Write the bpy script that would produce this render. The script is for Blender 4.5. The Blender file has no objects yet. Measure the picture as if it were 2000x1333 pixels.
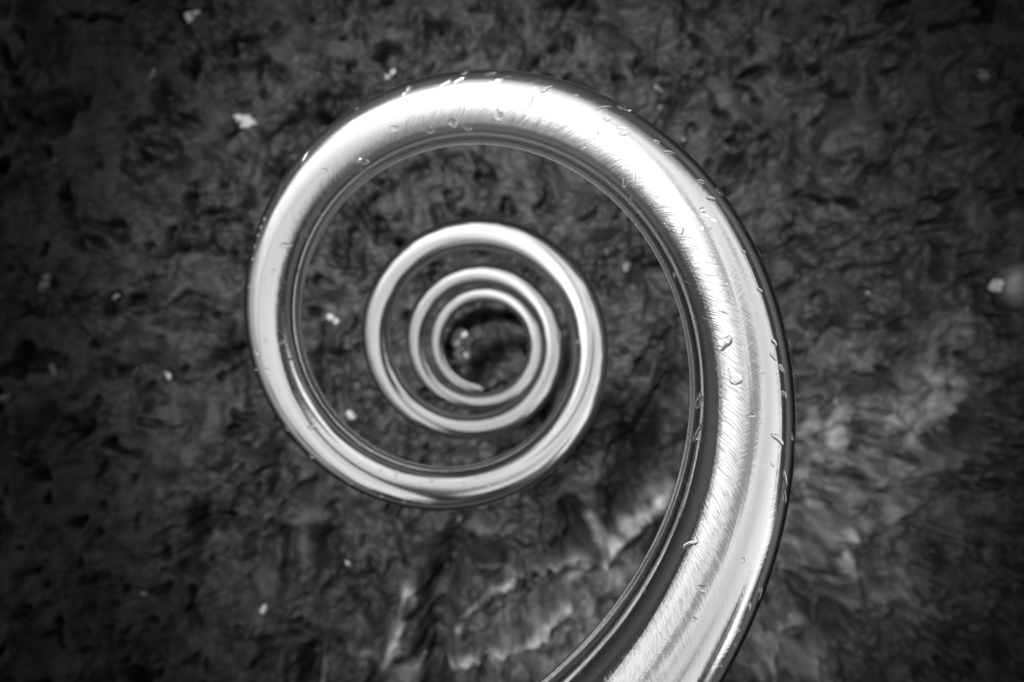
import bpy, math, random
import numpy as np
from mathutils import Vector, Matrix

C = bpy.context.scene.collection
random.seed(7)

# ----------------------------------------------------------------- camera, sky, lamp, exposure
F = 1100.0            # focal length in pixels of the 2000 px wide picture
H = 0.662             # the camera's height above the soil (metres)
CX, CY = 1000.0, 666.5
cam_d = bpy.data.cameras.new('camera')
cam = bpy.data.objects.new('camera', cam_d); C.objects.link(cam)
cam.location = (0, 0, H)
cam_d.sensor_width = 36.0
cam_d.lens = 36.0 * F / 2000.0
cam_d.clip_start = 0.005
cam_d.clip_end = 200
cam_d.dof.use_dof = True
cam_d.dof.focus_distance = 0.083
cam_d.dof.aperture_fstop = 22.0
bpy.context.scene.camera = cam

sc = bpy.context.scene
sc.view_settings.view_transform = 'Standard'
sc.view_settings.look = 'None'
sc.view_settings.gamma = 1.0
sc.view_settings.exposure = 0.0
sc.view_settings.use_curve_mapping = False
sc.render.engine = 'CYCLES'
sc.cycles.use_denoising = True
sc.cycles.max_bounces = 12
sc.cycles.glossy_bounces = 8
sc.cycles.transmission_bounces = 8


class NT:
    """small helper for writing node maths"""
    def __init__(s, tree): s.t = tree; s.n = tree.nodes; s.l = tree.links
    def node(s, kind, **kw):
        x = s.n.new(kind)
        for k, v in kw.items(): setattr(x, k, v)
        return x
    def put(s, sock, v):
        if isinstance(v, (int, float)): sock.default_value = v
        elif isinstance(v, (tuple, list)): sock.default_value = v
        else: s.l.new(v, sock)
    def m(s, op, a, b=0.0, c=0.0, clamp=False):
        x = s.node('ShaderNodeMath', operation=op, use_clamp=clamp)
        s.put(x.inputs[0], a); s.put(x.inputs[1], b)
        if op in ('MULTIPLY_ADD', 'WRAP', 'SMOOTH_MIN', 'SMOOTH_MAX'): s.put(x.inputs[2], c)
        return x.outputs[0]
    def step(s, v, lo, hi, a=0.0, b=1.0):
        x = s.node('ShaderNodeMapRange', interpolation_type='SMOOTHSTEP')
        s.put(x.inputs[0], v)
        s.put(x.inputs[1], lo); s.put(x.inputs[2], hi); s.put(x.inputs[3], a); s.put(x.inputs[4], b)
        return x.outputs[0]
    def ramp(s, v, pts):
        x = s.node('ShaderNodeValToRGB')
        el = x.color_ramp.elements
        while len(el) < len(pts): el.new(0.5)
        for e, (p, g) in zip(el, pts): e.position = p; e.color = (g, g, g, 1)
        s.put(x.inputs[0], v)
        return x.outputs[0]
    def noise(s, vec, scale, detail=2, rough=0.5, dist=0.0):
        x = s.node('ShaderNodeTexNoise')
        if vec is not None: s.l.new(vec, x.inputs['Vector'])
        x.inputs['Scale'].default_value = scale; x.inputs['Detail'].default_value = detail
        x.inputs['Roughness'].default_value = rough; x.inputs['Distortion'].default_value = dist
        return x.outputs['Fac']


# world: daylight sky seen as a black and white photograph sees it, darkened overhead and
# closed in by dark trees low down all round
SUN_EL, SUN_ROT = math.radians(32), math.radians(-62)
w = bpy.data.worlds.new('World'); sc.world = w; w.use_nodes = True
g = NT(w.node_tree); g.n.clear()
out = g.node('ShaderNodeOutputWorld'); bg = g.node('ShaderNodeBackground')
tc = g.node('ShaderNodeTexCoord'); sep = g.node('ShaderNodeSeparateXYZ')
g.l.new(tc.outputs['Generated'], sep.inputs[0])
dx, dy, dz = sep.outputs
sky = g.node('ShaderNodeTexSky', sky_type='NISHITA')
sky.sun_disc = False; sky.sun_elevation = SUN_EL; sky.sun_rotation = SUN_ROT
bw = g.node('ShaderNodeRGBToBW'); g.l.new(sky.outputs[0], bw.inputs[0])
skyv = bw.outputs[0]
th = g.m('MULTIPLY', g.m('ARCCOSINE', dz), 180 / math.pi)          # angle from the zenith, degrees
hl = g.m('SQRT', g.m('ADD', g.m('ADD', g.m('MULTIPLY', dx, dx), g.m('MULTIPLY', dy, dy)), 1e-6))
cx_ = g.m('DIVIDE', dx, hl); cy_ = g.m('DIVIDE', dy, hl)            # azimuth as cos and sin
px_ = g.m('MULTIPLY', th, cx_); py_ = g.m('MULTIPLY', th, cy_)      # sky map in degrees, zenith at 0,0
n2 = g.noise(tc.outputs['Generated'], 9.0, 4, 0.6)
n3 = g.noise(tc.outputs['Generated'], 2.2, 3, 0.5)
def spot(x, y, rx, ry, soft=0.2):          # soft-edged oval in the sky map, 1 inside
    e = g.m('SQRT', g.m('ADD', g.m('POWER', g.m('ABSOLUTE', g.m('DIVIDE', g.m('SUBTRACT', px_, x), rx)), 2.0),
                        g.m('POWER', g.m('ABSOLUTE', g.m('DIVIDE', g.m('SUBTRACT', py_, y), ry)), 2.0)))
    return g.step(e, 1 - soft, 1 + soft, 1.0, 0.0)
# tree line all round, uneven; and an added dark cap overhead that cuts light on the soil
low = g.m('ADD', g.m('ADD', 77.0, g.m('MULTIPLY', cy_, 4.0)), g.m('MULTIPLY', g.m('SUBTRACT', n2, 0.5), 30.0))
low = g.m('ADD', low, g.m('MULTIPLY', g.m('MULTIPLY', g.step(cx_, 0.6, 0.85), g.step(cy_, 0.1, -0.12)), 9.0))
open_ = g.step(g.m('SUBTRACT', low, th), -3.0, 5.0)
over = g.step(g.m('ADD', th, g.m('MULTIPLY', g.m('SUBTRACT', n2, 0.5), 10.0)), 31.0, 39.0, 0.04, 1.0)
cloud = g.m('MULTIPLY', open_, over)
cloud = g.m('MULTIPLY', cloud, g.step(n3, 0.3, 0.7, 0.85, 1.1))
cloud = g.m('MULTIPLY', cloud, g.step(g.m('ADD', px_, g.m('MULTIPLY', py_, 1.2)), -150.0, -60.0, 0.25, 1.0))
def dim(x, y, rx, ry, k, soft=0.2):
    global cloud
    cloud = g.m('MULTIPLY', cloud, g.m('SUBTRACT', 1.0, g.m('MULTIPLY', spot(x, y, rx, ry, soft), k)))
dim(42, -47, 12, 17, 0.95)                    # the figure of the person holding the camera
# the camera strap and arm: a thin dark line that leans across that side
bar_x = g.m('ADD', 35.0, g.m('MULTIPLY', g.m('ADD', py_, 33.0), 0.2))
bar = g.m('MULTIPLY', g.step(g.m('ABSOLUTE', g.m('SUBTRACT', px_, bar_x)), 2.2, 3.8, 1.0, 0.0), g.m('MULTIPLY', g.step(py_, -66.0, -58.0), g.step(py_, -12.0, 9.0, 1.0, 0.0)))
cloud = g.m('MULTIPLY', cloud, g.m('SUBTRACT', 1.0, g.m('MULTIPLY', bar, 0.92)))
dim(57, -40, 14, 17, 0.9)
dim(38, -66, 22, 12, 0.85)
dim(20, 80, 34, 13, 0.75, 0.4)
dim(-76, -62, 22, 24, 0.6, 0.5)
dim(-20, 28, 20, 3, 0.3)
dim(-12, 48, 6, 16, 0.62, 0.4)                    # grey cloud banks
dim(12, 41, 14, 7, 0.62)
dim(43, 4, 3, 9, 0.45)
dim(64, -19, 4.5, 15, 0.9)                   # a trunk
dim(-47, -38, 3, 8, 0.4)
dim(30, 56, 7, 4, 0.5)
dim(-28, 68, 12, 2.5, 0.6)
far_ = g.m('MULTIPLY', g.m('MULTIPLY', g.step(px_, -5.0, -50.0, 0.0, 0.30), g.step(py_, 10.0, -15.0, 0.0, 1.0)), g.step(th, 70.0, 80.0))   # paler distance to the left
mask = g.m('ADD', g.m('ADD', cloud, far_), 0.03)
val = g.m('MULTIPLY', g.m('POWER', g.m('MAXIMUM', skyv, 0.0), 0.33), mask)
WORLD_GAIN = 5.3
cmb = g.node('ShaderNodeCombineColor')
vv = g.m('MULTIPLY', val, WORLD_GAIN)
for i in range(3): g.l.new(vv, cmb.inputs[i])
g.l.new(cmb.outputs[0], bg.inputs['Color']); bg.inputs['Strength'].default_value = 0.12
g.l.new(bg.outputs[0], out.inputs[0])

ld = bpy.data.lights.new('added_pool_spot', 'SPOT')  # added spot in place of the sun, makes the light pool on the soil
ld.energy = 740; ld.spot_size = math.radians(36.5); ld.spot_blend = 1.0; ld.shadow_soft_size = 0.08
ld.color = (1, 1, 1)
lamp = bpy.data.objects.new('added_pool_spot', ld); C.objects.link(lamp)
lamp.location = (-0.36, 0.42, 1.88)
lamp.rotation_euler = (Vector((0.03, 0.02, 0.0)) - lamp.location).to_track_quat('-Z', 'Y').to_euler()


# ----------------------------------------------------------------- helpers
def px(x, y, Z=H):
    return ((x - CX) / F * Z, -(y - CY) / F * Z)

def principled(name):
    m = bpy.data.materials.new(name); m.use_nodes = True
    t = NT(m.node_tree)
    b = m.node_tree.nodes['Principled BSDF']
    return m, t, b

def link_mesh(name, verts, faces, mat, parent=None, smooth=True, uv=None):
    me = bpy.data.meshes.new(name)
    me.from_pydata(verts, [], faces); me.update()
    if uv is not None:
        l = me.uv_layers.new(name='UVMap')
        li = np.empty(len(me.loops), dtype=np.int32); me.loops.foreach_get('vertex_index', li)
        l.data.foreach_set('uv', np.asarray(uv, dtype=np.float32)[li].ravel())
    if smooth: me.polygons.foreach_set('use_smooth', [True] * len(me.polygons))
    me.materials.append(mat)
    o = bpy.data.objects.new(name, me); C.objects.link(o)
    if parent: o.parent = parent
    return o

def tag(o, label, cat, group=None):
    o['label'] = label; o['category'] = cat
    if group: o['group'] = group
    return o

_rng = np.random.RandomState(11)
_perm = _rng.permutation(512)
_ang = _rng.rand(512) * 2 * np.pi
_gx, _gy = np.cos(_ang), np.sin(_ang)
def perlin(x, y, seed=0):
    xi = np.floor(x).astype(int); yi = np.floor(y).astype(int)
    xf = x - xi; yf = y - yi
    u = xf * xf * xf * (xf * (xf * 6 - 15) + 10); v = yf * yf * yf * (yf * (yf * 6 - 15) + 10)
    def gr(ix, iy, fx, fy):
        h = _perm[(_perm[(ix + seed * 37) & 511] + iy) & 511]
        return _gx[h] * fx + _gy[h] * fy
    a = gr(xi, yi, xf, yf); b = gr(xi + 1, yi, xf - 1, yf)
    c = gr(xi, yi + 1, xf, yf - 1); d = gr(xi + 1, yi + 1, xf - 1, yf - 1)
    return ((a * (1 - u) + b * u) * (1 - v) + (c * (1 - u) + d * u) * v) * 1.5
def fbm(x, y, o=4, seed=0, gain=0.5):
    s = 0; a = 1.0
    for i in range(o):
        s = s + a * perlin(x, y, seed + i); x = x * 2.03; y = y * 2.03; a *= gain
    return s
def sstep(a, b, x):
    t = np.clip((x - a) / (b - a), 0, 1); return t * t * (3 - 2 * t)


# ----------------------------------------------------------------- soil
def cells(x, y, k, seed):
    """rounded clods: 1 at the middle of a cell, 0 at its rim, a random height for each"""
    x = x * k; y = y * k; xi = np.floor(x).astype(int); yi = np.floor(y).astype(int)
    best = np.full(x.shape, 9.0); hh = np.zeros(x.shape)
    for ox in (-1, 0, 1):
        for oy in (-1, 0, 1):
            cx2, cy2 = xi + ox, yi + oy
            h1 = _perm[(_perm[(cx2 + seed * 53) & 511] + cy2) & 511]; h2 = _perm[(h1 + 77) & 511]
            d = np.hypot(cx2 + 0.1 + 0.8 * h1 / 512.0 - x, (cy2 + 0.1 + 0.8 * h2 / 512.0 - y) * (0.8 + 0.5 * h1 / 512.0))
            k_ = d < best; best = np.where(k_, d, best); hh = np.where(k_, _perm[(h2 + 31) & 511] / 512.0, hh)
    return np.clip(1 - best * best * 1.6, 0, 1) * (0.25 + hh)
def seg_d(PX, PY, pts):
    """distance (photo pixels at soil level) to a polyline"""
    best = np.full(PX.shape, 1e9)
    for (x0, y0), (x1, y1) in zip(pts[:-1], pts[1:]):
        dx_, dy_ = x1 - x0, y1 - y0; L = dx_ * dx_ + dy_ * dy_
        t = np.clip(((PX - x0) * dx_ + (PY - y0) * dy_) / L, 0, 1)
        best = np.minimum(best, np.hypot(PX - x0 - t * dx_, PY - y0 - t * dy_))
    return best

GROOVES = [  # points, half width px, depth (m); minus = ridge
    ([(525, 272), (600, 222), (690, 172)], 10, 0.012),
    ([(530, 292), (610, 245), (700, 195)], 9, -0.004),
    ([(694, 615), (662, 668), (645, 735), (642, 795)], 6, -0.005),
    ([(632, 640), (622, 720), (628, 800)], 9, 0.006),
    ([(1315, 735), (1262, 840), (1195, 985)], 17, 0.016),
    ([(1225, 860), (1180, 960)], 12, 0.008),
    ([(925, 1062), (1000, 1076), (1070, 1072), (1112, 1058)], 10, 0.014),
    ([(1112, 1060), (1118, 1020), (1112, 985)], 11, 0.014),
    ([(930, 1088), (1040, 1100), (1130, 1080), (1165, 1070)], 13, -0.009),
    ([(1300, 965), (1240, 1020), (1170, 1075)], 20, -0.012),
    ([(1152, 1010), (1165, 1070)], 13, -0.008),
    ([(885, 1080), (862, 1160), (850, 1240), (845, 1333)], 22, 0.022),
    ([(640, 1055), (636, 1085)], 17, 0.017),
    ([(812, 1130), (795, 1190), (772, 1260)], 15, -0.012),
    ([(690, 1165), (735, 1215)], 10, 0.009),
    ([(690, 1265), (780, 1270)], 14, -0.007),
    ([(1008, 1115), (960, 1150), (905, 1200), (895, 1235)], 9, -0.007),
    ([(1105, 1165), (1040, 1240), (960, 1270), (890, 1285)], 17, -0.011),
    ([(1070, 1140), (1000, 1190), (930, 1240)], 8, 0.006),
    ([(957, 1275), (950, 1333)], 12, 0.012),
    ([(980, 1290), (985, 1333)], 9, 0.009),
    ([(600, 1290), (604, 1333)], 18, 0.016),
    ([(628, 1275), (640, 1333)], 7, -0.006),
    ([(385, 990), (380, 1050), (392, 1110)], 12, 0.010),
    ([(350, 1080), (352, 1130)], 9, -0.005),
    ([(555, 1040), (566, 1095), (556, 1125)], 9, 0.010),
    ([(485, 930), (440, 1000), (475, 1080)], 9, -0.005),
    ([(540, 890), (530, 960)], 11, 0.012),
    ([(615, 915), (570, 950)], 8, -0.005),
    ([(700, 400), (725, 440), (745, 470)], 7, 0.006),
    ([(1560, 1010), (1548, 1120), (1590, 1180)], 26, 0.020),
    ([(1640, 960), (1665, 1050)], 16, 0.014),
    ([(1870, 830), (1850, 960), (1830, 1010)], 15, 0.016),
    ([(1500, 500), (1560, 475)], 12, 0.008),
    ([(1780, 260), (1850, 300)], 14, 0.008),
    ([(1760, 290), (1700, 370)], 10, 0.007),
    ([(1575, 700), (1640, 640)], 14, 0.010),
    ([(1690, 620), (1800, 600), (1850, 560)], 14, -0.006),
    ([(1460, 1250), (1500, 1180)], 16, -0.010),
    ([(1530, 1333), (1560, 1260), (1640, 1210)], 16, 0.012),
    ([(1690, 930), (1780, 910), (1880, 860)], 18, -0.010),
    ([(1620, 1000), (1600, 1060), (1640, 1120)], 20, -0.010),
    ([(1250, 1080), (1280, 1040)], 13, 0.012),
    ([(1140, 1190), (1170, 1150)], 16, -0.008),
    ([(960, 640), (975, 665), (962, 690), (925, 705)], 7, -0.003),
    ([(880, 712), (935, 722)], 9, 0.004),
]
PITS = [(375, 392, 20, .018), (135, 205, 16, .014), (318, 195, 22, .016), (700, 50, 12, .008), (165, 480, 14, .01),
        (640, 690, 14, .012), (280, 720, 26, .014), (430, 690, 12, .012), (445, 690, 14, .013), (200, 720, 24, .013),
        (120, 240, 20, .014), (260, 280, 18, .01), (545, 150, 13, .01), (480, 300, 10, .01), (965, 95, 15, .012), (1330, 640, 18, .010),
        (1010, 480, 12, .009), (860, 420, 13, .009), (1190, 330, 14, .008), (620, 470, 13, .009), (1690, 740, 18, .015),
        (1760, 770, 14, .012), (1880, 750, 18, .012), (1610, 925, 18, .012), (1330, 1060, 18, .014), (1700, 1130, 24, .016),
        (1880, 430, 20, .012), (1600, 160, 16, .008), (1440, 130, 16, .009), (1700, 480, 14, .008), (450, 540, 12, .008), (90, 830, 22, .012)]
PALE = [(1830, 760, 45, 32, .9), (1755, 800, 60, 30, .7), (1610, 850, 45, 36, 1.0), (1600, 930, 40, 26, .7), (1700, 900, 110, 60, .35),
        (1540, 1080, 38, 62, .55), (1630, 1040, 45, 75, .65), (1720, 1000, 110, 60, .28), (1480, 1230, 40, 60, .6), (1560, 1290, 60, 34, .4),
        (1230, 1130, 50, 40, .45), (1160, 1200, 60, 55, .45), (1050, 1240, 150, 60, .30), (1110, 1290, 60, 34, .5), (820, 1310, 24, 18, .5),
        (1740, 1160, 80, 50, .22), (1660, 700, 70, 34, .25), (1860, 660, 50, 50, .25), (970, 1300, 60, 28, .45)]
PALE_LINES = [([(1305, 950), (1240, 1010), (1175, 1062)], 17, 1.1), ([(1150, 1008), (1166, 1066)], 11, 1.0),
        ([(1165, 1078), (1110, 1092), (1000, 1100)], 13, .55), ([(1105, 1165), (1045, 1235), (960, 1270), (885, 1288)], 13, .85),
        ([(814, 1128), (797, 1190), (770, 1262)], 12, 1.0), ([(680, 1266), (775, 1270)], 9, .4), ([(1008, 1115), (960, 1150), (905, 1200), (893, 1240)], 6, .7),
        ([(1130, 1095), (1118, 1150), (1060, 1215)], 17, .6), ([(828, 1300), (800, 1333)], 11, .6), ([(632, 1270), (642, 1333)], 5, .5),
        ([(1870, 770), (1780, 850), (1730, 900)], 14, .5), ([(1565, 1000), (1640, 960), (1700, 940)], 12, .5), ([(1500, 1290), (1545, 1200)], 14, .5)]

def soil_height(X, Y):
    PX = CX + X * F / H; PY = CY - Y * F / H
    wx = fbm(X * 10, Y * 10, 2, 3) * 0.012; wy = fbm(X * 10 + 5, Y * 10 - 3, 2, 8) * 0.012
    r1, r2 = X * 0.8 + Y * 0.6, Y * 0.8 - X * 0.6
    a = fbm((X + wx) * 11, (Y + wy) * 11, 3, 1)
    rough = sstep(-0.35, 0.45, fbm(X * 6 + 2, Y * 6, 2, 15))                     # smooth pressed areas and rough ones
    b = np.abs(fbm((r1 + wx * 2) * 17, (r2 + wy * 2) * 24, 3, 21, 0.45))      # pressed folds
    c = fbm((X - wy * 1.5) * 48, (Y + wx * 1.5) * 48, 3, 33, 0.55)
    h = 0.0105 * a - 0.0055 * rough * np.sqrt(np.minimum(b, 0.4) ** 2 + 0.006) + (0.0006 + 0.0014 * rough) * c
    p = fbm((X + wy) * 36, (Y - wx) * 36, 2, 50)
    h = h - 0.0110 * sstep(0.42, 0.8, p)                                      # small holes
    p2 = fbm((X + wx) * 17 + 3, (Y + wy) * 21, 3, 71)
    h = h - 0.018 * sstep(0.50, 0.9, p2)
    # rougher, cloddy soil towards the lower right
    q = sstep(0.0, 1.0, ((PX - 1000) * 0.55 + (PY - 900)) / 500.0)
    cl = fbm((X + wx) * 22 + 9, (Y + wy) * 22, 4, 90)
    h = h + q * (0.010 * cl + 0.006 * np.abs(perlin(X * 38 + wx * 30, Y * 30, 95)))
    jx = fbm(X * 40, Y * 40, 2, 60) * 9; jy = fbm(X * 40 + 7, Y * 40, 2, 61) * 9
    for pts, hw, d in GROOVES:
        dd = seg_d(PX + jx, PY + jy, pts) / hw
        h = h - 1.55 * d * np.exp(-dd * dd * 0.65)
    for x, y, r, d in PITS:
        dd = ((PX + jx - x) ** 2 + ((PY + jy - y) * 0.8) ** 2) / (r * r)
        h = h - d * np.exp(-dd)
    g1, g2 = cells(X + wx * .5, Y + wy * .5, 70, 1), cells(X - wy * .4, Y + wx * .4, 135, 2)
    m1 = sstep(-0.1, 0.5, fbm(X * 13 + 4, Y * 13, 2, 160)); m2 = sstep(-0.25, 0.4, fbm(X * 16, Y * 16 + 8, 2, 170))
    h = h + (0.0105 * g1 * m1 + 0.0026 * g2 * m2) * (1 + 0.9 * q)
    # flat trowelled patch inside the square imprint
    k = np.exp(-(((PX - 1010) / 105) ** 4 + ((PY - 1000) / 62) ** 4))
    h = h - 0.006 * k
    return h * 1.3

def grow(a, b, step_, far):
    base = np.arange(a, b + step_ / 2, step_)
    ext = []; s = step_; v = 0.0
    while v < far: s *= 1.22; v += s; ext.append(v)
    ext = np.array(ext)
    return np.concatenate([(a - ext)[::-1], base, base[-1] + ext])
gx = grow(-0.66, 0.66, 0.0019, 12.0); gy = grow(-0.45, 0.45, 0.0019, 12.0)
GX, GY = np.meshgrid(gx, gy)
fade = np.clip(1 - (np.maximum(np.abs(GX) - 2.0, np.abs(GY) - 2.0)) / 2.0, 0, 1)
HZ = soil_height(GX, GY) * fade
# the rod's tip comes down at the soil; keep that spot level
ny_, nx_ = GX.shape
co = np.stack([GX, GY, HZ], -1).reshape(-1, 3).astype(np.float32)
idx = np.arange(nx_ * ny_, dtype=np.int32).reshape(ny_, nx_)
quads = np.stack([idx[:-1, :-1], idx[:-1, 1:], idx[1:, 1:], idx[1:, :-1]], -1).reshape(-1)
nf = (nx_ - 1) * (ny_ - 1)
me = bpy.data.meshes.new('ground')
me.vertices.add(len(co)); me.vertices.foreach_set('co', co.ravel())
me.loops.add(nf * 4); me.loops.foreach_set('vertex_index', quads)
me.polygons.add(nf)
me.polygons.foreach_set('loop_start', np.arange(nf, dtype=np.int32) * 4)
me.polygons.foreach_set('loop_total', np.full(nf, 4, dtype=np.int32))
me.update(calc_edges=True)
me.polygons.foreach_set('use_smooth', [True] * nf)
PXg = CX + GX * F / H; PYg = CY - GY * F / H
pale = np.zeros_like(GX)
wob = fbm(GX * 30, GY * 30, 3, 130)
for x, y, rx, ry, s in PALE:
    pale = np.maximum(pale, s * np.exp(-(((PXg + wob * 26 - x) / rx / 1.15) ** 2 + ((PYg - wob * 22 - y) / ry / 1.15) ** 2)))
for pts_, w_, s_ in PALE_LINES:
    pale = np.maximum(pale, s_ * np.exp(-(seg_d(PXg + wob * 9, PYg - wob * 8, pts_) / w_) ** 2))
pale = pale * np.clip(0.80 + 0.95 * fbm(GX * 48, GY * 48, 3, 140), 0.05, 1.4)
pale = np.maximum(pale, 1.6 * sstep(1.3, 2.0, np.hypot(GX, GY) + wob * 0.12) * (1 - 0.95 * sstep(0.35, 0.75, (GY * 0.85 - GX * 0.5) / (np.hypot(GX, GY) + 1e-3))))     # unseen far ground, paled to brighten the rod's rim reflections
at = me.attributes.new('clay_and_far_pale', 'FLOAT', 'POINT')
at.data.foreach_set('value', np.clip(pale, 0, 1.6).astype(np.float32).ravel())
soil_m, t, b = principled('wet_soil')
geo = t.node('ShaderNodeNewGeometry'); atn = t.node('ShaderNodeAttribute', attribute_name='clay_and_far_pale')
n_a = t.noise(geo.outputs['Position'], 38, 5, 0.62, 0.5)
n_b = t.noise(geo.outputs['Position'], 160, 3, 0.6)
v = t.m('ADD', t.step(n_a, 0.32, 0.70, 0.0035, 0.0155), t.m('MULTIPLY', t.m('SUBTRACT', n_b, 0.5), 0.005))
v = t.m('MAXIMUM', t.m('ADD', v, t.m('MULTIPLY', atn.outputs['Fac'], 0.105)), 0.0025)
cc = t.node('ShaderNodeCombineColor')
for i in range(3): t.l.new(v, cc.inputs[i])
t.l.new(cc.outputs[0], b.inputs['Base Color'])
b.inputs['Roughness'].default_value = 0.52
b.inputs['Specular IOR Level'].default_value = 0.10
bp = t.node('ShaderNodeBump'); bp.inputs['Strength'].default_value = 0.4; bp.inputs['Distance'].default_value = 0.003
t.l.new(t.noise(geo.outputs['Position'], 150, 5, 0.62), bp.inputs['Height']); t.l.new(bp.outputs[0], b.inputs['Normal'])
me.materials.append(soil_m)
ground = bpy.data.objects.new('ground', me); C.objects.link(ground); ground['kind'] = 'structure'


# ----------------------------------------------------------------- the spiral rod
BASE = [0.000777079, 0.00127997, 968.519, 672.808, -0.125204, -0.00634177, 0.146471, -0.0205196, 7.48158e-06]
KN = np.arange(-0.35, 3.91, 0.125)
DZ = [-0.39, 0.1, 0.51, 0.1, -0.61, -0.48, 0.63, 0.94, 0.57, 0.13, -0.26, -0.57, -0.86, -1.09, -1.03, -0.79, -0.51, -0.27, -0.14,
      -0.09, -0.09, -0.19, -0.41, -0.56, -0.49, -0.29, 0.0, 0.4, 0.84, 1.07, 0.91, 0.56, 0.25, -0.0, -0.21]
DR = [2.35, 1.57, 0.36, -0.04, 0.21, 0.55, 0.05, -0.18, 0.05, 0.45, 0.99, 1.43, 1.66, 1.72, 1.47, 1.06, 0.64, 0.32, 0.19, 0.18,
      0.2, 0.28, 0.4, 0.47, 0.38, 0.2, -0.05, -0.42, -0.86, -1.11, -0.96, -0.63, -0.3, -0.03, 0.2]
COIL = 0.104                      # diameter of the coil's centre line
ROD = BASE[6] * COIL / 2          # radius of the rod, about 8 mm
def centre(u):
    """hand-bent helix: near constant radius and pitch, with the small irregularities of the real bend"""
    def sm(c): return sum(np.interp(u + o, KN, c) * k for o, k in ((-.1, .15), (-.05, .22), (0, .26), (.05, .22), (.1, .15))) * 0.01
    a, b_, Vx, Vy, Kx, Ky, q, ph, b2 = BASE
    inv = (a + b_ * u + b2 * u * u) * (1 + sm(DZ))
    Z = COIL * F * inv
    R = (COIL / 2) * (1 + sm(DR)); an = 2 * np.pi * (u + ph)
    ax = (Vx - CX) / F * Z + Kx * COIL; ay = -((Vy - CY) / F * Z + Ky * COIL)
    return np.stack([ax + R * np.cos(an), ay + R * np.sin(an), H - Z], -1)
US = np.linspace(-0.27, 3.775, 1900)
P = centre(US)
T = np.gradient(P, axis=0); T /= np.linalg.norm(T, axis=1, keepdims=True)
up = np.array([0, 0, 1.0])
N = up - T * (T @ up)[:, None]; N /= np.linalg.norm(N, axis=1, keepdims=True)   # the side that looks up
B = np.cross(T, N)
# make B point away from the coil's axis
axd = P[:, :2] - np.stack([(BASE[2] - CX) / F * (H - P[:, 2]) + BASE[4] * COIL, -((BASE[3] - CY) / F * (H - P[:, 2]) + BASE[5] * COIL)], -1)
if (B[:, :2] * axd).sum() < 0: B = -B
S = np.concatenate([[0], np.cumsum(np.linalg.norm(np.diff(P, axis=0), axis=1))])
NV = 72
av = np.linspace(0, 2 * np.pi, NV, endpoint=False) + np.pi      # seam on the underside
rad = np.full(len(US), ROD)
# rounded lower tip and rounded top end
tip_len = 0.018
rem = S[-1] - S
rad = np.where(rem < tip_len, ROD * np.sqrt(np.clip(1 - (1 - rem / tip_len) ** 2, 0.003, 1)), rad)
rad = np.where(S < ROD, ROD * np.sqrt(np.clip(1 - (1 - S / ROD) ** 2, 0.003, 1)), rad)
ring = P[:, None] + rad[:, None, None] * (np.cos(av)[None, :, None] * N[:, None] + np.sin(av)[None, :, None] * B[:, None])
verts = ring.reshape(-1, 3)
ii = np.arange(len(US) * NV).reshape(len(US), NV)
jj = np.roll(ii, -1, axis=1)
faces = np.stack([ii[:-1], jj[:-1], jj[1:], ii[1:]], -1).reshape(-1, 4).tolist()
faces.append(ii[0].tolist()[::-1]); faces.append(ii[-1].tolist())
steel, t, b = principled('brushed_steel')
b.inputs['Metallic'].default_value = 1.0
uvn = t.node('ShaderNodeUVMap', uv_map='UVMap')
su = t.node('ShaderNodeSeparateXYZ'); t.l.new(uvn.outputs[0], su.inputs[0])
U, V = su.outputs[0], su.outputs[1]
def uvec(a, b2, c=0.0):
    x = t.node('ShaderNodeCombineXYZ'); t.put(x.inputs[0], a); t.put(x.inputs[1], b2); t.put(x.inputs[2], c); return x.outputs[0]
tone = t.step(U, 0.35, 0.95, 0.93, 0.72)       # darker towards the foot: the lower coils' dim reflections put into the colour
tc_ = t.node('ShaderNodeCombineColor')
for i in range(3): t.l.new(tone, tc_.inputs[i])
t.l.new(tc_.outputs[0], b.inputs['Base Color'])
# long drawing marks that run with the rod
long_ = t.noise(uvec(t.m('MULTIPLY', U, 14.0), t.m('MULTIPLY', V, 2600.0)), 1.0, 3, 0.6)
# short slanting sanding scratches, in two directions, in patches
def scratch(deg, lu, lv, seed):
    c_, s_ = math.cos(math.radians(deg)), math.sin(math.radians(deg))
    wob_ = t.m('MULTIPLY', t.noise(uvec(t.m('MULTIPLY', U, 160), t.m('MULTIPLY', V, 160), seed), 1.0, 1), 0.0016)
    a_ = t.m('ADD', t.m('MULTIPLY', U, c_), t.m('MULTIPLY', V, s_))
    b_ = t.m('ADD', t.m('SUBTRACT', t.m('MULTIPLY', V, c_), t.m('MULTIPLY', U, s_)), wob_)
    return t.noise(uvec(t.m('MULTIPLY', a_, lu), t.m('MULTIPLY', b_, lv), seed), 1.0, 2, 0.65)
s1 = scratch(50, 130, 3400, 3.3); s2 = scratch(-46, 120, 2900, 8.1); s3 = scratch(-38, 90, 4200, 5.7)
patch = t.step(t.m('ADD', V, t.m('MULTIPLY', t.noise(uvec(t.m('MULTIPLY', U, 40), t.m('MULTIPLY', V, 120), 2.0), 1.0, 2), 0.012)), 0.026, 0.033)
near = t.m('MULTIPLY', t.step(U, 0.20, 0.32, 1.0, 0.12), t.step(U, 0.055, 0.10, 0.35, 1.0))
near = t.m('MULTIPLY', near, t.m('MULTIPLY', t.step(V, 0.0164, 0.0176, 0.25, 1.0), t.step(V, 0.0198, 0.0222, 5.0, 1.0)))      # the worn top of the stake is the most scratched
sc_ = t.m('ADD', t.m('MULTIPLY', s1, t.m('ADD', 0.08, patch)), t.m('MULTIPLY', s2, t.m('SUBTRACT', 1.08, patch)))
deep = t.step(s3, 0.70, 0.76)
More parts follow.
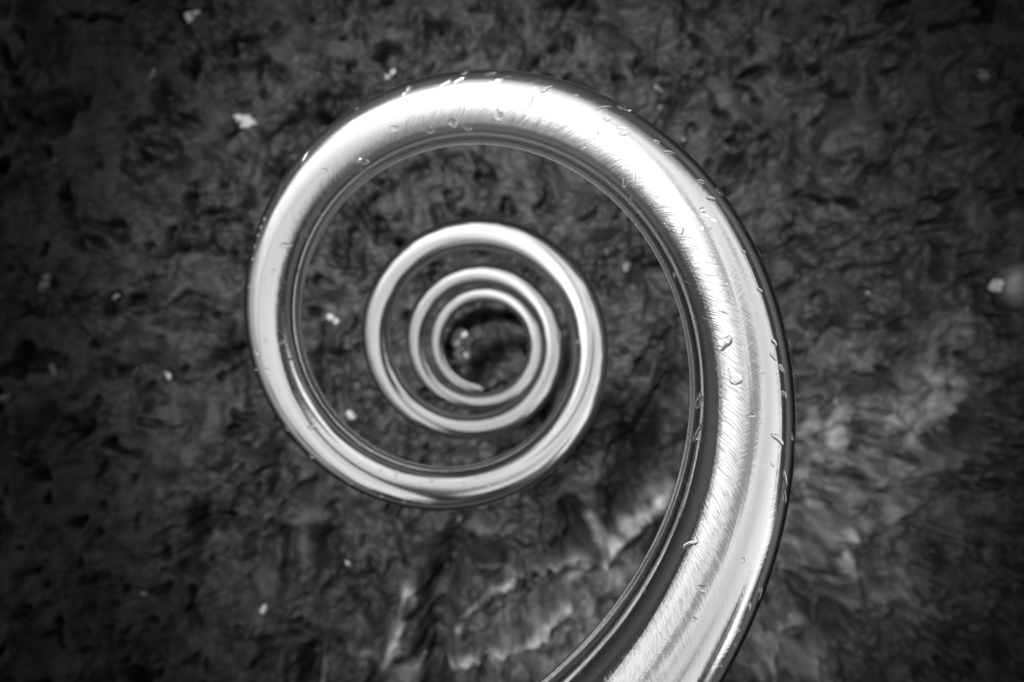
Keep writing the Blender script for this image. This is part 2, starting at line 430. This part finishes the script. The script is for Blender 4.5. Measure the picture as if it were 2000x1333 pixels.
hgt = t.m('ADD', t.m('MULTIPLY', long_, 0.55), t.m('MULTIPLY', t.m('MULTIPLY', sc_, near), 1.1))
hgt = t.m('SUBTRACT', hgt, t.m('MULTIPLY', t.m('MULTIPLY', deep, near), 0.6))
bp = t.node('ShaderNodeBump'); bp.inputs['Strength'].default_value = 1.0; bp.inputs['Distance'].default_value = 0.000030
t.l.new(hgt, bp.inputs['Height']); t.l.new(bp.outputs[0], b.inputs['Normal'])
ro = t.m('ADD', t.step(t.noise(uvec(t.m('MULTIPLY', U, 20), t.m('MULTIPLY', V, 90), 4.0), 1.0, 3), 0.3, 0.75, 0.03, 0.09),
         t.m('MULTIPLY', t.m('MULTIPLY', t.step(U, 0.10, 0.15), t.step(U, 0.20, 0.28, 1.0, 0.15)), 0.13))
t.l.new(ro, b.inputs['Roughness'])
vv_ = (np.arange(NV) / NV * 2 * np.pi) * ROD
uvs = np.stack([np.repeat(S, NV), np.tile(vv_, len(US))], -1)
stake = link_mesh('spiral_stake', verts.tolist(), faces, steel, uv=uvs)
tag(stake, 'polished steel spiral garden stake, seen from its top end, wet with raindrops', 'garden stake')


# ----------------------------------------------------------------- raindrops on the rod
NR = (np.cos(av)[None, :, None] * N[:, None] + np.sin(av)[None, :, None] * B[:, None])
camp = np.array([0, 0, H])
dep = H - ring[..., 2]
SX = CX + ring[..., 0] / dep * F; SY = CY - ring[..., 1] / dep * F
vis = (NR * (camp - ring)).sum(-1) > 0
water, t, b = principled('rain_water')
b.inputs['Base Color'].default_value = (1, 1, 1, 1); b.inputs['Roughness'].default_value = 0.0
b.inputs['IOR'].default_value = 1.33; b.inputs['Transmission Weight'].default_value = 1.0
def drop_mesh(L, W, Hh, seed):
    r = random.Random(seed); n, m = 28, 9
    vs = []; fs = []
    ph = [r.uniform(0, 6.28) for _ in range(3)]; am = [r.uniform(0.05, 0.15) for _ in range(3)]
    tail = r.uniform(-0.35, 0.35)
    for j in range(m):
        e = j / (m - 1) * 1.12 * math.pi / 2                     # from the crown down past the rim
        for i in range(n):
            a = i / n * 2 * math.pi
            k = 1 + sum(am[q] * math.cos((q + 2) * a + ph[q]) for q in range(3))
            x = math.sin(e) ** 0.92 * math.cos(a) * L / 2 * k
            y = math.sin(e) ** 0.92 * math.sin(a) * W / 2 * k * (1 - tail * math.cos(a))
            z = Hh * math.cos(e)
            if e > math.pi / 2: z = Hh * math.cos(e) * 1.6
            vs.append((x, y, z))
    for j in range(m - 1):
        for i in range(n):
            i2 = (i + 1) % n
            fs.append((j * n + i, (j + 1) * n + i, (j + 1) * n + i2, j * n + i2))
    fs.append(tuple((m - 1) * n + i for i in range(n)))
    # collapse the crown ring to a point
    top = len(vs); vs.append((0, 0, Hh)); vs = [v if q >= n else v for q, v in enumerate(vs)]
    fs = fs[n:]
    for i in range(n): fs.append((top, n + i, n + (i + 1) % n))
    used = sorted({q for f in fs for q in f}); mp = {q: k for k, q in enumerate(used)}
    return [vs[q] for q in used], [tuple(mp[q] for q in f) for f in fs]
def add_drop(x, y, L, W, deg, label, group, flat=0.30):
    d = np.hypot(SX - x, SY - y); d = np.where(vis, d, 1e9)
    k = d < 3.0
    near_z = dep[k].min() if k.any() else None
    if near_z is not None: d = np.where(dep < near_z + 0.03, d, 1e9)
    i, j = np.unravel_index(d.argmin(), d.shape)
    p, nrm = ring[i, j], NR[i, j]
    Z = dep[i, j]; s = Z / F
    dirp = np.array([math.cos(math.radians(deg)), math.sin(math.radians(deg)), 0.0])
    tdir = dirp - nrm * (dirp @ nrm); ln = np.linalg.norm(tdir)
    if ln < 0.25: tdir = T[i]; ln = 1
    tdir = tdir / np.linalg.norm(tdir); bdir = np.cross(nrm, tdir)
    L, W = L * s * 0.88, W * s * 0.9
    vs, fs = drop_mesh(L, W, min(L, W) * flat, int(x * 7 + y))
    # sit on the rod: bend the foot of the drop round the rod's surface
    c = P[i]
    out_v = []
    for vx, vy, vz in vs:
        q = p + tdir * vx + bdir * vy
        # nearest point of the rod's centre line, locally straight
        a = q - c; along = a @ T[i]; foot = c + T[i] * along
        rr = q - foot; rr = rr / np.linalg.norm(rr)
        w_ = foot + rr * (ROD + vz)
        out_v.append(tuple(w_ - p))
    o = link_mesh('water_drop', out_v, fs, water)
    o.location = tuple(p)
    tag(o, label, 'water drop', group)
    return o

G = 'raindrops clinging to the steel spiral'
BIG = [
 (1030,195,44,24,70,'large clear raindrop with a pointed foot on the bright top of the outer coil'),
 (975,226,26,18,80,'round raindrop just right of centre on the lower edge of the top highlight'),
 (883,241,25,18,-35,'rounder of the two touching raindrops inside the top of the outer coil'),
 (910,246,32,9,-35,'thin slanting raindrop beside the round one inside the top of the outer coil'),
 (838,255,24,15,-15,'small dark bead left of the pair of drops inside the top of the outer coil'),
 (768,250,26,13,10,'pale flat raindrop on the highlight at the upper left of the outer coil'),
 (708,315,30,15,-15,'dark oval raindrop above a smaller one near the upper left inner edge'),
 (707,335,18,11,-10,'small raindrop directly below the dark oval one near the inner edge'),
 (634,336,18,11,-10,'pale raindrop alone on the highlight of the upper left bend'),
 (558,478,27,11,-5,'black flattened raindrop on the left bend of the outer coil'),
 (593,460,18,14,0,'round dark raindrop right of the flattened one on the left bend'),
 (1068,173,30,11,25,'long grey raindrop slanting beside the large drop at the top of the coil'),
 (1186,235,17,14,-30,'small triangular raindrop on the upper right edge of the highlight'),
 (1163,262,20,18,60,'nearly invisible raindrop in the middle of the upper right highlight'),
 (1219,264,24,13,-10,'raindrop with a dark edge, third along the upper right highlight'),
 (1222,213,30,13,-15,'flat raindrop on the dark outer rim at the upper right'),
 (1178,209,32,8,15,'narrow streak of water beside the upper right rim'),
 (1304,296,26,8,-8,'thin dark raindrop lying across the upper right shoulder'),
 (1224,357,11,24,0,'curved raindrop at the top of the short row by the right inner edge'),
 (1228,393,11,22,0,'second raindrop down in the short row by the right inner edge'),
 (1388,392,24,12,-20,'raindrop with a black lower edge on the right shoulder'),
 (1405,375,22,10,-42,'dark raindrop on the rim just above the black edged one'),
 (1366,354,18,9,-25,'small grey raindrop higher on the right shoulder rim'),
 (1331,451,16,14,40,'dark speck of water at the edge of the right highlight'),
 (1481,568,16,9,-35,'small bright edged raindrop on the scratched right rim'),
 (1511,665,18,11,-50,'oval raindrop above the long joined drop on the right rim'),
 (1513,694,20,12,-50,'fat upper end of the joined runnel on the right rim'),
 (1526,715,26,8,-62,'thin lower end of the joined runnel on the right rim'),
 (1529,768,20,9,-50,'dark raindrop below the runnel on the right rim'),
 (1522,860,38,15,-48,'large leaf shaped raindrop on the lower right rim'),
 (1545,856,22,7,-65,'narrow dark raindrop at the very edge beside the leaf shaped one'),
 (1413,672,36,28,60,'large round raindrop in the middle of the scratched right side'),
 (1432,740,38,28,-60,'large domed raindrop below the round one on the right side'),
 (1367,785,36,20,58,'clear oval raindrop crossing the thin inner highlight'),
 (1361,847,46,14,60,'long pointed raindrop crossing the thin inner highlight'),
 (1536,934,32,10,92,'long dark upright raindrop on the lower right rim'),
 (1531,973,26,9,82,'dark upright raindrop below the long one on the lower right rim'),
 (1344,1058,34,13,12,'white wavy raindrop on the dark band at the lower right'),
 (1467,1178,19,8,80,'small bright raindrop near the lower end of the rod'),
 (1487,1158,36,8,68,'black thread of water on the edge near the lower end of the rod'),
 (1511,906,14,6,-60,'tiny curl of water beside the highlight below the leaf shaped drop'),
]
for x, y, L, W, a, lab in BIG: add_drop(x, y, L, W, a, lab, G)
ORD = ['first', 'second', 'third', 'fourth', 'fifth', 'sixth', 'seventh', 'eighth', 'ninth', 'tenth', 'eleventh', 'twelfth',
       'thirteenth', 'fourteenth', 'fifteenth', 'sixteenth', 'seventeenth', 'eighteenth', 'nineteenth', 'twentieth', 'twenty-first', 'twenty-second']
def beads(lst, axis, text, group, flat=0.30):
    for k, (x, y, L, W, a) in enumerate(sorted(lst, key=lambda q: q[axis])):
        add_drop(x, y, L, W, a, text % ORD[k], group, flat)
BEADS_L = [(503,688,16,11,-10),(500,722,8,7,0),(519,722,13,8,0),(507,768,8,7,0),(562,838,17,10,-20),(607,892,12,8,-30),(683,942,12,8,-20),
  (742,970,12,7,0),(787,978,10,6,0),(519,665,11,6,10),(548,671,14,10,0),(566,706,15,10,-30),(515,428,9,7,60),(510,444,8,6,60),(505,459,8,6,70),
  (498,480,8,6,80),(493,505,7,6,80),(487,560,8,6,90),(623,418,12,8,0),(582,531,9,8,0),(532,527,10,5,-20),(514,545,9,4,0)]
beads(BEADS_L, 1, 'tiny rain bead on the left bend of the outer coil, %s from the top', 'tiny beads on the left bend')
BEADS_B = [(606,834,16,9,10),(643,787,14,9,60),(697,868,18,9,10),(744,922,12,7,30),(775,928,7,20,0),(842,938,10,7,-30),(905,950,6,14,0),
  (955,948,12,7,20),(880,921,8,5,0),(820,950,12,5,0)]
beads(BEADS_B, 0, 'tiny rain bead along the bottom of the outer coil, %s from the left', 'tiny beads along the bottom of the outer coil')
BEADS_T = [(909,144,15,9,0),(960,141,22,6,0),(1127,187,13,6,-10),(1279,275,14,9,-20),(763,158,10,6,30),(796,170,10,6,20),(697,214,8,5,30)]
beads(BEADS_T, 0, 'tiny rain bead on the top rim of the outer coil, %s from the left', 'tiny beads on the top rim')
BEADS_R = [(1371,415,16,13,30),(1385,452,12,6,10),(1451,493,12,7,-30),(1483,494,8,22,0),(1406,535,10,6,0),(1468,814,18,11,0),(1492,726,8,6,0),
  (1486,826,5,4,0),(1548,739,6,20,10),(1553,880,6,30,0),(1444,1230,5,15,-5),(1433,1259,5,13,-5),(1373,1145,24,15,-20),(1351,1212,12,12,0),
  (1449,1096,10,12,0),(1407,1300,5,12,0),(1256,500,5,12,30),(1318,540,8,14,0),(1462,640,6,4,0),(1440,600,7,4,20)]
beads(BEADS_R, 1, 'tiny rain bead on the near right side of the coil, %s from the top', 'tiny beads on the near right side')
add_drop(1131,668,11,10,0,'single bright bead on the inner edge of the second coil',G)
add_drop(1126,702,6,15,0,'thin drip just under the bright bead on the second coil',G)
add_drop(1091,657,9,24,0,'upright drop on the outer right edge of the third coil',G)


# ----------------------------------------------------------------- crumbs and a stone on the soil
crumb_m, t, b = principled('white_crumb')
gn = t.node('ShaderNodeNewGeometry')
v = t.step(t.noise(gn.outputs['Position'], 180, 3), 0.35, 0.7, 0.08, 0.22)
cc = t.node('ShaderNodeCombineColor')
for i in range(3): t.l.new(v, cc.inputs[i])
t.l.new(cc.outputs[0], b.inputs['Base Color']); b.inputs['Roughness'].default_value = 0.7
white_m, t, b = principled('bright_crumb')
b.inputs['Base Color'].default_value = (0.15, 0.15, 0.15, 1); b.inputs['Roughness'].default_value = 0.6
dull_m, t, b = principled('grey_crumb')
gn = t.node('ShaderNodeNewGeometry')
v = t.step(t.noise(gn.outputs['Position'], 180, 3), 0.35, 0.7, 0.025, 0.06)
cc = t.node('ShaderNodeCombineColor')
for i in range(3): t.l.new(v, cc.inputs[i])
t.l.new(cc.outputs[0], b.inputs['Base Color']); b.inputs['Roughness'].default_value = 0.7

def soil_z(x, y): return float(soil_height(np.array([[x]]), np.array([[y]]))[0, 0])
import bmesh
from mathutils import noise as mn
def lumps(name, x, y, size, n, mat, label, cat, group=None, seed=0, squash=0.65, amp=1.0):
    """one crumb: n small uneven grains grown together"""
    r = random.Random(seed); X, Y = px(x, y); s = size * H / F
    bm = bmesh.new()
    for k in range(n):
        rr = s * 0.5 if n == 1 else s * r.uniform(0.20, 0.30)
        off = Vector((0, 0, 0)) if n == 1 else Vector((r.uniform(-1, 1), r.uniform(-1, 1), 0)) * s * 0.30
        ret = bmesh.ops.create_icosphere(bm, subdivisions=3, radius=1.0)
        ax = Vector((r.uniform(0.75, 1.15), r.uniform(0.7, 1.0), squash))
        rot = Matrix.Rotation(r.uniform(0, 6.28), 3, 'Z')
        for v_ in ret['verts']:
            p_ = v_.co.copy(); nn = 1 + amp * 0.62 * mn.noise(p_ * 1.6 + Vector((k * 3.1, seed, 0))) + amp * 0.30 * mn.noise(p_ * 3.5 + Vector((seed, k, 5)))
            q = Vector((p_.x * ax.x, p_.y * ax.y, p_.z * ax.z)) * nn * rr
            v_.co = rot @ q + off + Vector((0, 0, rr * squash * 0.55))
    me_ = bpy.data.meshes.new(name); bm.to_mesh(me_); bm.free()
    for p_ in me_.polygons: p_.use_smooth = True
    me_.materials.append(mat)
    o = bpy.data.objects.new(name, me_); C.objects.link(o)
    o.location = (X, Y, soil_z(X, Y))
    tag(o, label, cat, group); return o

GC = 'pale crumbs scattered on the soil'
CR = [
 (480,240,42,5,2,'largest white crumb cluster, on the soil left of the top of the coil'),
 (372,28,34,4,1,'white crumb cluster near the top edge, left of the coil'),
 (897,658,36,4,2,'brightest white crumb, on the soil seen through the innermost coil'),
 (882,706,16,2,2,'small white grain below the brightest crumb inside the innermost coil'),
 (913,694,15,1,1,'small pale grain right of the others inside the innermost coil'),
 (648,622,26,2,2,'white oval crumb seen through the outer coil at its left'),
 (693,808,26,1,2,'white oval crumb seen through the outer coil at its lower left'),
 (704,752,14,1,0,'small grey grain above the lower left oval crumb'),
 (683,1096,28,2,2,'wedge shaped white crumb on the soil below the outer coil'),
 (518,1185,24,2,1,'white crumb beside a round hollow at the lower left'),
 (280,1165,22,2,0,'dim grey crumb in the dark lower left of the soil'),
 (325,735,20,2,1,'small bright crumb alone left of the coil'),
 (215,577,22,2,1,'pale crumb with a dark hollow beside it at far left'),
 (113,722,26,2,0,'grey crumb at far left below the dark hollows'),
 (245,728,16,1,0,'faint grey grain between two pits left of the coil'),
 (85,552,38,4,0,'large dull crumb cluster near the left edge'),
 (18,775,30,3,0,'dull crumb cut by the left edge'),
 (40,885,14,1,0,'small dim grain at the lower left edge'),
 (118,320,20,1,0,'round grey grain at the upper left'),
 (305,145,18,1,0,'faint grain between the two upper left crumb clusters'),
 (764,150,22,1,1,'pale crumb just outside the top left of the outer coil'),
 (582,122,14,1,0,'dim grain above the dark groove at upper left'),
 (1177,497,16,1,0,'small grain on the soil outside the second coil'),
 (1226,523,20,2,0,'grey crumb between the second coil and the outer coil'),
 (1505,484,20,2,0,'crumb in a dark hollow right of the outer coil'),
 (1337,275,18,1,0,'crumb just outside the upper right of the outer coil'),
 (1280,182,20,2,0,'upper of two grey grains above the right shoulder'),
 (1284,220,16,1,0,'lower of two grey grains above the right shoulder'),
 (1917,146,36,4,0,'dull crumb cluster near the upper right edge'),
 (1888,606,16,1,0,'small pale grain left of the round stone'),
 (1575,655,14,1,0,'dim grain close outside the right of the coil'),
 (1625,785,18,2,0,'grey crumb on the pale clay right of the coil'),
 (925,1120,14,1,0,'round grain on the soil under the square imprint'),
 (1078,806,16,1,0,'pale grain seen under the lower right of the second coil'),
 (1690,575,14,1,0,'lone dim grain on the dark soil at the right'),
 (900,1010,16,1,0,'dim grain just below the bottom of the outer coil'),
]
for k, (x, y, s_, n, br, lab) in enumerate(CR):
    lumps('crumb', x, y, s_, n + 1, (dull_m, crumb_m, white_m)[br], lab, 'crumb', GC, seed=k + 3)

stone_m, t, b = principled('dark_stone')
gn = t.node('ShaderNodeNewGeometry')
v = t.step(t.noise(gn.outputs['Position'], 60, 4), 0.3, 0.7, 0.012, 0.028)
cc = t.node('ShaderNodeCombineColor')
for i in range(3): t.l.new(v, cc.inputs[i])
t.l.new(cc.outputs[0], b.inputs['Base Color']); b.inputs['Roughness'].default_value = 0.55
st = lumps('stone', 1990, 556, 100, 1, stone_m, 'round dark stone with a white chip on its left end, at the right edge', 'stone', seed=77, squash=0.7, amp=0.2)
X, Y = px(1944, 560)
chip = lumps('white_chip', 1943, 560, 24, 1, crumb_m, 'x', 'x', seed=5, squash=0.7)
del chip['label']; del chip['category']
chip.location.z += 0.012
mw = chip.location - st.location
chip.parent = st; chip.location = mw
